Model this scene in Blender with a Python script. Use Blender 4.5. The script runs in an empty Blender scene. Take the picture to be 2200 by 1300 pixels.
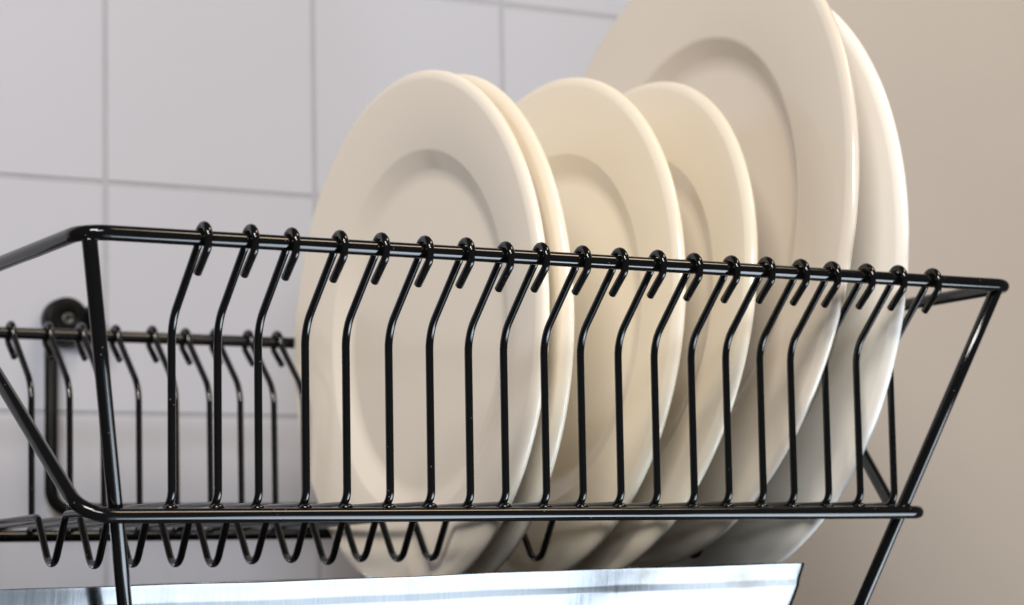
import bpy, bmesh, math, random
from mathutils import Vector, Matrix
random.seed(7)
S = 0.001                      # all dimensions below are millimetres
scene = bpy.context.scene
col = scene.collection

# ------------------------------------------------------------------ camera
YAW, PITCH, ROLL, FPX = 0.5341, 0.1190, -0.0229, 5125.15
F = Vector((math.sin(YAW)*math.cos(PITCH), math.cos(YAW)*math.cos(PITCH), math.sin(PITCH)))
R0 = Vector((math.cos(YAW), -math.sin(YAW), 0)); U0 = R0.cross(F)
RV = R0*math.cos(ROLL) + U0*math.sin(ROLL); UV = -R0*math.sin(ROLL) + U0*math.cos(ROLL)
cd = bpy.data.cameras.new('camera'); cam = bpy.data.objects.new('camera', cd); col.objects.link(cam)
M = Matrix((RV, UV, -F)).transposed().to_4x4()
M.translation = Vector((-284.44, -662.99, -107.26))*S
cam.matrix_world = M
cd.sensor_width = 36; cd.lens = 36*FPX/2200
cd.clip_start = 0.01; cd.clip_end = 50
cd.dof.use_dof = True; cd.dof.focus_distance = 0.785; cd.dof.aperture_fstop = 14
scene.camera = cam

# ------------------------------------------------------------------ world, lamps, exposure
world = bpy.data.worlds.new('World'); scene.world = world; world.use_nodes = True
bg = world.node_tree.nodes['Background']
bg.inputs[0].default_value = (0.86, 0.90, 1.0, 1); bg.inputs[1].default_value = 0.08

def area(name, loc, target, sx, sy, power, color):
    d = bpy.data.lights.new(name, 'AREA'); d.shape = 'RECTANGLE'; d.size = sx*S; d.size_y = sy*S
    d.energy = power; d.color = color
    o = bpy.data.objects.new(name, d); col.objects.link(o)
    o.location = Vector(loc)*S
    o.rotation_euler = (Vector(target)-Vector(loc)).to_track_quat('-Z', 'Y').to_euler()
    return o
area('room_window_light', (-700, -1850, 760), (100, 150, 20), 800, 260, 20, (0.87, 0.92, 1.0))
area('upper_room_light', (-1050, -1300, 1050), (170, 130, 0), 700, 420, 34, (1.0, 0.93, 0.86))
area('warm_ceiling_lamp', (690, -540, 1010), (130, 100, -10), 820, 280, 8.5, (1.0, 0.80, 0.57))
# daylight from the window on the right, glinting up off the sink below the ledge
for gx, gw, gp in ((-10, 160, 0.045), (179, 208, 0.29), (455, 200, 0.29)):  # dim first panel is added only to lighten the tray's left end
    o = area('sink_glint_light', (gx, -150, -255), (gx-190, 50, -15), gw, 210, gp, (0.78, 0.89, 1.0))
    o.data.spread = math.radians(75)

vs = scene.view_settings
vs.view_transform = 'Standard'; vs.look = 'None'; vs.exposure = 0.0; vs.gamma = 1.0
vs.use_curve_mapping = False
scene.cycles.use_denoising = True
scene.cycles.max_bounces = 10

# ------------------------------------------------------------------ materials
def mat(name):
    m = bpy.data.materials.new(name); m.use_nodes = True
    nt = m.node_tree; return m, nt, nt.nodes['Principled BSDF']
def noise(nt, scale, detail=4, rough=0.5, vec=None):
    n = nt.nodes.new('ShaderNodeTexNoise'); n.inputs['Scale'].default_value = scale
    n.inputs['Detail'].default_value = detail; n.inputs['Roughness'].default_value = rough
    if vec: nt.links.new(vec, n.inputs['Vector'])
    return n
def ramp(nt, src, stops):
    r = nt.nodes.new('ShaderNodeValToRGB'); e = r.color_ramp.elements
    e[0].position, e[0].color = stops[0][0], stops[0][1]
    e[1].position, e[1].color = stops[-1][0], stops[-1][1]
    for p, c in stops[1:-1]:
        k = e.new(p); k.color = c
    nt.links.new(src, r.inputs['Fac']); return r
def objco(nt, scale=(1, 1, 1), out='Object'):
    tc = nt.nodes.new('ShaderNodeTexCoord'); mp = nt.nodes.new('ShaderNodeMapping')
    mp.inputs['Scale'].default_value = scale
    nt.links.new(tc.outputs[out], mp.inputs['Vector']); return mp.outputs['Vector']
def bump(nt, b, h, strength, dist):
    n = nt.nodes.new('ShaderNodeBump'); n.inputs['Strength'].default_value = strength
    n.inputs['Distance'].default_value = dist
    nt.links.new(h, n.inputs['Height']); nt.links.new(n.outputs['Normal'], b.inputs['Normal'])
def g(v, a=1): return (v, v, v, a)

# black enamel on the wires: gloss, faint orange peel, dust and lint specks
BLACK, nt, b = mat('black_enamel')
gm = nt.nodes.new('ShaderNodeNewGeometry'); v = gm.outputs['Position']
vor = nt.nodes.new('ShaderNodeTexVoronoi'); vor.inputs['Scale'].default_value = 330
nt.links.new(v, vor.inputs['Vector'])
n1 = noise(nt, 60, 3, 0.6, v)
sp = nt.nodes.new('ShaderNodeMath'); sp.operation = 'LESS_THAN'; sp.inputs[1].default_value = 0.085
nt.links.new(vor.outputs['Distance'], sp.inputs[0])
gt = nt.nodes.new('ShaderNodeMath'); gt.operation = 'GREATER_THAN'; gt.inputs[1].default_value = 0.55
nt.links.new(n1.outputs['Fac'], gt.inputs[0])
ml = nt.nodes.new('ShaderNodeMath'); ml.operation = 'MULTIPLY'
nt.links.new(sp.outputs[0], ml.inputs[0]); nt.links.new(gt.outputs[0], ml.inputs[1])
r = ramp(nt, ml.outputs[0], [(0.0, (0.0035, 0.0034, 0.0034, 1)), (1.0, (0.09, 0.085, 0.08, 1))])
nt.links.new(r.outputs[0], b.inputs['Base Color'])
rr = ramp(nt, noise(nt, 140, 4, 0.6, v).outputs['Fac'], [(0.3, g(0.07)), (0.7, g(0.13))])
nt.links.new(rr.outputs[0], b.inputs['Roughness'])
b.inputs['IOR'].default_value = 1.5
bump(nt, b, noise(nt, 420, 2, 0.5, v).outputs['Fac'], 0.04, 0.0002)

def ceramic(name, c0, c1):
    m, nt, b = mat(name); v = objco(nt)
    r = ramp(nt, noise(nt, 14, 5, 0.6, v).outputs['Fac'], [(0.3, (*c0, 1)), (0.7, (*c1, 1))])
    nt.links.new(r.outputs[0], b.inputs['Base Color'])
    rr = ramp(nt, noise(nt, 35, 4, 0.6, v).outputs['Fac'], [(0.3, g(0.12)), (0.75, g(0.19))])
    nt.links.new(rr.outputs[0], b.inputs['Roughness'])
    return m
CREAM = ceramic('cream_glazed_ceramic', (0.835, 0.75, 0.63), (0.84, 0.755, 0.635))
WHITE = ceramic('white_glazed_ceramic', (0.87, 0.835, 0.77), (0.875, 0.84, 0.775))
CREAM_SHADED = ceramic('shaded_cream_ceramic', (0.735, 0.66, 0.56), (0.74, 0.665, 0.565))  # cream glaze made darker: the plate's weaker light is put into the colour
IVORY = ceramic('ivory_glazed_ceramic', (0.81, 0.735, 0.60), (0.815, 0.74, 0.605))

TILE, nt, b = mat('white_wall_tile'); v = objco(nt)
oi = nt.nodes.new('ShaderNodeObjectInfo')
r = ramp(nt, oi.outputs['Random'], [(0.0, (0.485, 0.50, 0.56, 1)), (1.0, (0.50, 0.512, 0.57, 1))])
nt.links.new(r.outputs[0], b.inputs['Base Color'])
b.inputs['Roughness'].default_value = 0.5; b.inputs['Specular IOR Level'].default_value = 0.3
bump(nt, b, noise(nt, 9, 3, 0.5, v).outputs['Fac'], 0.15, 0.004)

GROUT, nt, b = mat('grey_grout'); v = objco(nt)
r = ramp(nt, noise(nt, 90, 5, 0.6, v).outputs['Fac'], [(0.3, (0.375, 0.385, 0.42, 1)), (0.7, (0.41, 0.42, 0.455, 1))])
nt.links.new(r.outputs[0], b.inputs['Base Color']); b.inputs['Roughness'].default_value = 0.9
bump(nt, b, noise(nt, 900, 4, 0.6, v).outputs['Fac'], 0.4, 0.0006)

PAINT, nt, b = mat('beige_wall_paint'); v = objco(nt)
r = ramp(nt, noise(nt, 5, 6, 0.6, v).outputs['Fac'], [(0.25, (0.53, 0.49, 0.45, 1)), (0.75, (0.565, 0.522, 0.48, 1))])
nt.links.new(r.outputs[0], b.inputs['Base Color']); b.inputs['Roughness'].default_value = 0.75
bump(nt, b, noise(nt, 260, 5, 0.65, v).outputs['Fac'], 0.35, 0.0008)

STONE, nt, b = mat('dark_stone_counter'); v = objco(nt)
r = ramp(nt, noise(nt, 30, 8, 0.7, v).outputs['Fac'], [(0.3, (0.045, 0.042, 0.04, 1)), (0.7, (0.075, 0.07, 0.065, 1))])
nt.links.new(r.outputs[0], b.inputs['Base Color']); b.inputs['Roughness'].default_value = 0.5

# galvanised sheet: long horizontal rolling marks, scratches and a few brown water stains
ZINC, nt, b = mat('galvanised_sheet')
b.inputs['Metallic'].default_value = 1.0
vs_ = objco(nt, (6, 6, 420)); v1 = objco(nt, (900, 200, 40)); v2 = objco(nt)
st = noise(nt, 1.0, 6, 0.7, vs_); sc = noise(nt, 1.0, 5, 0.7, v1); bl = noise(nt, 26, 5, 0.6, v2)
mx = nt.nodes.new('ShaderNodeMath'); mx.operation = 'ADD'
nt.links.new(sc.outputs['Fac'], mx.inputs[0]); nt.links.new(bl.outputs['Fac'], mx.inputs[1])
hf = nt.nodes.new('ShaderNodeMath'); hf.operation = 'MULTIPLY'; hf.inputs[1].default_value = 0.5
nt.links.new(mx.outputs[0], hf.inputs[0])
rr = ramp(nt, hf.outputs[0], [(0.35, g(0.10)), (0.65, g(0.17))])
nt.links.new(rr.outputs[0], b.inputs['Roughness'])
c1 = ramp(nt, hf.outputs[0], [(0.35, (0.155, 0.162, 0.172, 1)), (0.6, (0.195, 0.203, 0.214, 1))])
c2 = ramp(nt, bl.outputs['Fac'], [(0.60, (1, 1, 1, 1)), (0.74, (0.62, 0.54, 0.44, 1))])
mm = nt.nodes.new('ShaderNodeMix'); mm.data_type = 'RGBA'; mm.blend_type = 'MULTIPLY'; mm.inputs['Factor'].default_value = 0.8
nt.links.new(c1.outputs[0], mm.inputs['A']); nt.links.new(c2.outputs[0], mm.inputs['B'])
nt.links.new(mm.outputs['Result'], b.inputs['Base Color'])
bump(nt, b, hf.outputs[0], 0.05, 0.0004)

COAT, nt, b = mat('black_powder_coat'); v = objco(nt)
r = ramp(nt, noise(nt, 200, 3, 0.5, v).outputs['Fac'], [(0.3, g(0.003)), (0.7, g(0.006))])
nt.links.new(r.outputs[0], b.inputs['Base Color']); b.inputs['Roughness'].default_value = 0.42
b.inputs['Specular IOR Level'].default_value = 0.12
SCREW, nt, b = mat('dull_screw_steel'); b.inputs['Metallic'].default_value = 1.0
v = objco(nt)
r = ramp(nt, noise(nt, 300, 3, 0.5, v).outputs['Fac'], [(0.3, g(0.06)), (0.7, g(0.11))])
nt.links.new(r.outputs[0], b.inputs['Base Color']); b.inputs['Roughness'].default_value = 0.5

# ------------------------------------------------------------------ mesh helpers
def link(name, me, m, parent=None, smooth=True):
    o = bpy.data.objects.new(name, me); col.objects.link(o)
    if m and not me.materials: me.materials.append(m)
    if parent: o.parent = parent
    if smooth:
        for p in me.polygons: p.use_smooth = True
    return o
def empty(name, loc, label, cat, group=None):
    o = bpy.data.objects.new(name, None); col.objects.link(o); o.location = Vector(loc)*S
    o.empty_display_size = 0.02
    tag(o, label, cat, group); return o
def tag(o, label, cat, group=None):
    o['label'] = label; o['category'] = cat
    if group: o['group'] = group
def fillet(pts, radii, closed=False, n=7):
    """polyline with rounded corners"""
    P = [Vector(p) for p in pts]; out = []; N = len(P)
    for i, p in enumerate(P):
        r = radii[i] if isinstance(radii, (list, tuple)) else radii
        if (not closed and i in (0, N-1)) or r <= 0:
            out.append(p); continue
        a = (P[i-1]-p); c = (P[(i+1) % N]-p)
        la, lc = a.length, c.length; a = a/la; c = c/lc
        ang = a.angle(c)
        if ang > math.pi-0.01: out.append(p); continue
        t = min(r/math.tan(ang/2), la*0.49, lc*0.49); r = t*math.tan(ang/2)
        ctr = p + (a+c).normalized()*(r/math.sin(ang/2))
        s = p+a*t-ctr; e = p+c*t-ctr; tot = s.angle(e); ax = s.cross(e).normalized()
        for k in range(n+1):
            out.append(ctr + Matrix.Rotation(tot*k/n, 3, ax) @ s)
    return out
def tube(bm, path, r, seg=12, closed=False):
    P = [Vector(p) for p in path]; N = len(P)
    T = []
    for i in range(N):
        if closed: t = P[(i+1) % N]-P[i-1]
        else: t = P[min(i+1, N-1)]-P[max(i-1, 0)]
        T.append(t.normalized())
    nrm = T[0].orthogonal().normalized(); rings = []
    for i in range(N):
        if i:
            ax = T[i-1].cross(T[i])
            if ax.length > 1e-9:
                nrm = Matrix.Rotation(T[i-1].angle(T[i]), 3, ax.normalized()) @ nrm
            nrm = (nrm - T[i]*nrm.dot(T[i])).normalized()
        bi = T[i].cross(nrm)
        rings.append([bm.verts.new((P[i] + r*(math.cos(2*math.pi*k/seg)*nrm + math.sin(2*math.pi*k/seg)*bi))*S) for k in range(seg)])
    off = 0
    if closed:   # find the twist that closes the loop best
        best = 1e9
        for o in range(seg):
            d = (rings[-1][0].co-rings[0][o].co).length
            if d < best: best, off = d, o
    for i in range(N if closed else N-1):
        A = rings[i]; B = rings[(i+1) % N]; sh = off if (closed and i == N-1) else 0
        for k in range(seg):
            bm.faces.new((A[k], A[(k+1) % seg], B[(k+1+sh) % seg], B[(k+sh) % seg]))
    if not closed:   # softly rounded ends
        for ring, t in ((rings[0], -T[0]), (rings[-1], T[-1])):
            c = sum((v.co for v in ring), Vector())/seg
            r2 = [bm.verts.new(c+(v.co-c)*0.72+t*r*0.28*S) for v in ring]
            for k in range(seg): bm.faces.new((ring[k], ring[(k+1) % seg], r2[(k+1) % seg], r2[k]))
            bm.faces.new(r2)
def tube_mesh(name, path, r, seg=12, closed=False):
    bm = bmesh.new(); tube(bm, path, r, seg, closed)
    bmesh.ops.recalc_face_normals(bm, faces=bm.faces)
    me = bpy.data.meshes.new(name); bm.to_mesh(me); bm.free(); return me
def lathe_mesh(name, prof, seg=128):
    """profile of (r, z) from axis to axis, revolved about z"""
    bm = bmesh.new(); rings = []
    for (r, z) in prof:
        if r < 1e-6: rings.append([bm.verts.new((0, 0, z*S))])
        else: rings.append([bm.verts.new((r*math.cos(2*math.pi*k/seg)*S, r*math.sin(2*math.pi*k/seg)*S, z*S)) for k in range(seg)])
    for A, B in zip(rings, rings[1:]):
        for k in range(seg):
            a0, a1 = A[k % len(A)], A[(k+1) % len(A)]; b0, b1 = B[k % len(B)], B[(k+1) % len(B)]
            f = [a0]; 
            if a1 is not a0: f.append(a1)
            f.append(b1)
            if b0 is not b1: f.append(b0)
            bm.faces.new(f)
    bmesh.ops.recalc_face_normals(bm, faces=bm.faces)
    me = bpy.data.meshes.new(name); bm.to_mesh(me); bm.free(); return me
def box_mesh(name, lo, hi, bev=0.0, seg=2):
    bm = bmesh.new(); bmesh.ops.create_cube(bm, size=1)
    for v in bm.verts:
        v.co = Vector([(lo[i]+hi[i])/2 + v.co[i]*(hi[i]-lo[i]) for i in range(3)])*S
    if bev: bmesh.ops.bevel(bm, geom=bm.edges[:], offset=bev*S, segments=seg, affect='EDGES', profile=0.5)
    me = bpy.data.meshes.new(name); bm.to_mesh(me); bm.free(); return me

# ------------------------------------------------------------------ the setting
W, A, H, D = 269.0, 25.4, 82.8, 15.0
WALL, SIDE, COUNTER = 363.0, 466.0, -142.0
T, TX, TZ, TG = 106.6, 106.84, 81.74, 2.7
wall = link('wall', box_mesh('wall', (-480, WALL+0.45, COUNTER-60), (SIDE-0.2, WALL+60, 560)), GROUT, smooth=False)
wall['kind'] = 'structure'; wall['label'] = 'white tiled kitchen wall behind the dish rack'
tile_me = box_mesh('tile', (-T/2+TG/2, -6, -T/2+TG/2), (T/2-TG/2, 0, T/2-TG/2), 0.3, 2)
for i in range(-5, 3):
    for k in range(-2, 5):
        x0 = TX+i*T
        t = link('tile', tile_me, TILE, wall, smooth=False)
        t.location = Vector((x0+T/2, WALL+random.uniform(5.9, 6.05), TZ+(k-0.5)*T))*S
        t.rotation_euler = (random.gauss(0, .0008), random.gauss(0, .0008), random.gauss(0, .0010))
# last narrow column of cut tiles runs into the corner
cut_w = SIDE-(TX+3*T)-1
cut_me = box_mesh('tile', (0, -6, -T/2+TG/2), (cut_w-TG/2, 0, T/2-TG/2), 0.3, 2)
for k in range(-2, 5):
    t = link('tile', cut_me, TILE, wall, smooth=False)
    t.location = Vector((TX+3*T+TG/2, WALL+6, TZ+(k-0.5)*T))*S
side = link('painted_wall', box_mesh('painted_wall', (SIDE, WALL+2, COUNTER-60), (SIDE+700, WALL+59, 560), 1.5, 2), PAINT, smooth=False)
side['kind'] = 'structure'; side['label'] = 'beige painted wall right of the tiles'
ctr = link('counter', box_mesh('counter', (-480, 42, COUNTER-30), (SIDE+500, WALL-1, COUNTER), 3, 3), STONE, smooth=False)
ctr['kind'] = 'structure'; ctr['label'] = 'dark stone counter ledge under the rack and drip tray'

# ------------------------------------------------------------------ dish rack
RR, WR = 2.4, 1.32
rack = empty('dish_rack', (141.5, W/2, COUNTER), 'black enamelled wire dish rack with hooked wires, full of cream plates', 'dish rack')
off = -Vector((141.5, W/2, COUNTER))*S
def part(name, me, m=BLACK, parent=rack):
    o = link(name, me, m, parent)
    if parent is rack: o.location = off
    return o
XL, XR = -39.0, 324.0
part('upper_frame', tube_mesh('upper_frame', fillet([(XL, 0, 0), (XR, 0, 0), (XR+2, W, 0), (XL, W, 0)], 8.5, True, 8), RR, 16, True))
lf = [(-29.5, A, -H), (299.5, A, -H), (299.5, 44, -H+1), (XR+0.5, W/2, -1.6), (299.5, W-44, -H+1), (299.5, W-A, -H), (-29.5, W-A, -H), (XL+0.5, W/2, -1.6)]
part('lower_frame', tube_mesh('lower_frame', fillet(lf, [11, 8, 9, 14, 9, 8, 11, 14], True, 9), RR, 16, True))
# corner legs: from the upper frame, past the inside of the lower rail, down to the ledge
for (xt, dx) in ((-36.3, 0.232), (318.3, -0.333)):
    for s in (0, 1):
        def pt(z):
            y = 1.6 + 0.342*(-z)
            return (xt+dx*(-z), y if s == 0 else W-y, z)
        part('leg', tube_mesh('leg', [pt(-1.5), pt(-40), pt(-84), pt(COUNTER+0.6)], RR, 14))
# one bent wire makes hook, front side, floor with its dip, rear side and hook
def wire_path(dip):
    rr = RR+WR+0.15
    half = [(4.8, -10.2), (-3.3, -3.2)]
    arc = []
    for k in range(11):
        a = math.radians(200 - k*200/10)
        arc.append((rr*math.cos(a), rr*math.sin(a)))
    half = fillet([(4.8, -10.2, 0), (-3.2, -3.4, 0), (-3.42, 0.6, 0)], [0, 2.4, 0], False, 5)[:-1]
    front = [Vector((0, p[0], p[1])) for p in half] + [Vector((0, p[0], p[1])) for p in arc[1:-1]]
    c = W/2
    rest = fillet([(0, arc[-2][0], arc[-2][1]), (0, 4.0, -1.6), (0, 25.6, -23.0), (0, 26.2, -79.9), (0, c-14.2, -79.0), (0, c, -101.2-dip), (0, c, -101.2-dip)],
                  [0, 2.5, 15, 5.0, 4.0, 0, 0], False, 7)[1:-2]
    f = front + rest
    # rounded bottom of the dip
    a = Vector((0, c-14.2, -79.0)); b_ = Vector((0, c, -101.2-dip)); d = Vector((0, c+14.2, -79.0))
    tip = fillet([a, b_, d], [0, 6.2, 0], False, 9)[1:-1]
    mir = [Vector((0, W-p.y, p.z)) for p in reversed(f)]
    return f + tip + mir
def wire_mesh(dip):
    bm = bmesh.new(); tube(bm, wire_path(dip), WR, 12)
    for y in (26.4, W-26.4):      # pooled enamel where the wire is welded to the rail
        bmesh.ops.create_uvsphere(bm, u_segments=10, v_segments=6, radius=1,
            matrix=Matrix.Translation(Vector((0, y, -80.6))*S) @ Matrix.Diagonal((2.3*S, 2.0*S, 1.5*S, 1)))
    bmesh.ops.recalc_face_normals(bm, faces=bm.faces)
    me = bpy.data.meshes.new('wire'); bm.to_mesh(me); bm.free(); return me
wire_me = [wire_mesh(d) for d in (0.0, -0.7, 0.9, 0.3)]
pick = [1, 2, 0, 3, 2, 1, 1, 0, 1, 1, 1, 0, 3, 0, 1, 0, 3, 1, 0, 1]
for i in range(20):
    o = part('wire', wire_me[pick[i]])
    o.location = off + Vector((i*D + random.gauss(0, .5), 0, random.gauss(0, .15)))*S
    o.rotation_euler = (0, 0, random.gauss(0, .0024))

# ------------------------------------------------------------------ plates
def plate_mesh(name, R, rim, depth):
    # face (+z) from the centre outwards, rounded edge, back with foot ring
    face = fillet([(0, 0, -depth), (R-rim-9.5, 0, -depth+0.3), (R-rim, 0, -2.6), (R-5.5, 0, 1.6)], [0, 14, 5, 0], False, 10)
    edge = [Vector((R-4.6+4.6*math.cos(math.radians(a)), 0, -0.9+2.7*math.sin(math.radians(a)))) for a in range(84, -95, -12)]
    back = fillet([(R-6.0, 0, -3.8), (R-rim+2, 0, -8.0), (R-rim-10, 0, -depth-4.2), (R-rim-13, 0, -depth-6.2), (R-rim-17, 0, -depth-6.2),
                   (R-rim-20, 0, -depth-4.4), (0, 0, -depth-4.2)], [0, 10, 3, 1.2, 1.2, 2, 0], False, 6)
    prof = [(p.x, p.z) for p in face[:-1]+edge+back[1:]]
    return lathe_mesh(name, prof, 144)
def plate(name, R, rim, depth, xb, tilt, swing, cy, zb, m, label, group, spin):
    o = link(name, plate_mesh(name, R, rim, depth), m)
    t, s = math.radians(tilt), math.radians(swing)
    e2 = Vector((math.sin(t), 0, math.cos(t))); e1 = Vector((math.sin(s), math.cos(s), 0))
    n = e2.cross(e1).normalized(); e1 = n.cross(e2)
    mw = (Matrix((e2, e1, n)).transposed() @ Matrix.Rotation(spin, 3, 'Z')).to_4x4()
    mw.translation = (Vector((xb, cy, zb)) + e2*R)*S
    o.matrix_world = mw
    tag(o, label, 'plate', group); return o
SP, DP = 'small plates standing in the rack', 'large plates at the end of the rack'
plate('side_plate', 103.5, 31, 7.4, 154.0, 0.8, -0.1, 161.5, -110.0, CREAM, 'frontmost small cream plate, its whole face towards the viewer', SP, 0.3)
plate('side_plate', 102.5, 31, 7.4, 169.5, -0.2, 1.8, 160.5, -108.8, IVORY, 'small cream plate right behind the frontmost plate, only its edge showing', SP, 1.7)
plate('side_plate', 102.2, 31, 7.4, 202.5, 4.74, 0.0, 154.6, -105.4, IVORY, 'third small cream plate, standing clear between its neighbours with half its face showing', SP, 2.9)
plate('side_plate', 102.4, 31, 7.4, 217.3, 9.5, 2.3, 138.0, -106.0, IVORY, 'fourth small plate, most yellowish, just in front of the large plates', SP, 4.4)
plate('dinner_plate', 130.7, 42, 9.8, 248.5, 7.2, 3.9, 137.0, -100.7, CREAM_SHADED, 'large dinner plate, cream darkened for shade, with its wide face showing, cut by the top of the picture', DP, 5.2)
plate('dinner_plate', 124.8, 40, 9.8, 277.6, 3.8, 2.0, 134.2, -109.1, WHITE, 'hindmost large white plate, a bright sliver beside the beige wall', DP, 0.9)

# ------------------------------------------------------------------ drip tray
def tray_mesh():
    bm = bmesh.new()
    X0, X1, Y0, Y1, zt = -96, 264, 52, 217, -103.0
    def ring(ins, z, n=40):
        pts = fillet([(X0+ins, Y0+ins, z), (X1-ins, Y0+ins, z), (X1-ins, Y1-ins, z), (X0+ins, Y1-ins, z)], 3.0, True, 4)
        out = []
        for i, p in enumerate(pts):   # subdivide the long sides so they can waver
            q = pts[(i+1) % len(pts)]; k = 24 if (q-p).length > 20 else 1
            for j in range(k):
                w = p.lerp(q, j/k); w.z += 0.18*math.sin(w.x*.035+w.y*.05)+0.10*math.sin(w.x*.11)
                w.z += (w.x-80)*0.0135
                out.append(bm.verts.new(w*S))
        return out
    prof = [(0.0, 0.1), (0.03, 0.0), (0.3, -1.2), (1.3, -5.2), (1.5, -6.0), (1.65, -7.8), (1.85, -8.6), (3.1, -13), (8.3, -30), (10.5, -33.2), (14, -34.2)]
    rings = [ring(i, zt+z) for i, z in prof]
    n = len(rings[0])
    for P, Q in zip(rings, rings[1:]):
        for k in range(n): bm.faces.new((P[k], P[(k+1) % n], Q[(k+1) % n], Q[k]))
    bm.faces.new(rings[-1])
    bmesh.ops.recalc_face_normals(bm, faces=bm.faces)
    me = bpy.data.meshes.new('drip_tray'); bm.to_mesh(me); bm.free(); return me
tray = link('drip_tray', tray_mesh(), ZINC)
sm = tray.modifiers.new('sheet', 'SOLIDIFY'); sm.thickness = 0.7*S; sm.offset = -1
tag(tray, 'shiny galvanised metal drip tray under the black dish rack', 'drip tray')

# ------------------------------------------------------------------ wall bracket behind the rack
br = empty('wall_bracket', (88, WALL, 0), 'black wall bracket with round screwed disc and bent rod behind the rack', 'bracket')
bo = -Vector((88, WALL, 0))*S
ZC = 17.0
rod = [(78, WALL-7.5, ZC-4), (78, WALL-7.5, -68.5), (352, WALL-7.5, -68.5), (352, WALL-7.5, ZC-4)]
o = link('rod', tube_mesh('rod', fillet(rod, [0, 9, 9, 0], False, 8), 3.0, 14), COAT, br); o.location = bo
disc_prof = [(0, 0), (9.6, 0), (10.2, .7), (10.2, 7.0), (9.8, 8.0), (8.8, 8.4), (4.4, 8.6), (3.6, 8.2), (3.4, 7.8), (0, 7.8)]
disc_me = lathe_mesh('mounting_disc', disc_prof, 48)
screw_me = lathe_mesh('screw', [(0, 0), (3.2, 0), (3.2, .4), (2.7, .9), (1.3, 1.1), (1.1, .4), (0, .4)], 32)
arm_me = box_mesh('arm', (-1.6, -15, -9), (1.6, 0, 9), 1.4, 3)
for cx in (85.8, 344.0):
    d = link('mounting_disc', disc_me, COAT, br)
    d.location = bo + Vector((cx, WALL-0.1, ZC))*S; d.rotation_euler = (math.pi/2, 0, 0)
    s = link('screw', screw_me, SCREW, d); s.location = Vector((0, 0, 7.9))*S
    a = link('arm', arm_me, COAT, br); a.location = bo + Vector((cx+(10.6 if cx < 200 else -10.6), WALL-2, ZC-2))*S
    a.rotation_euler = (0, 0.1, 0)
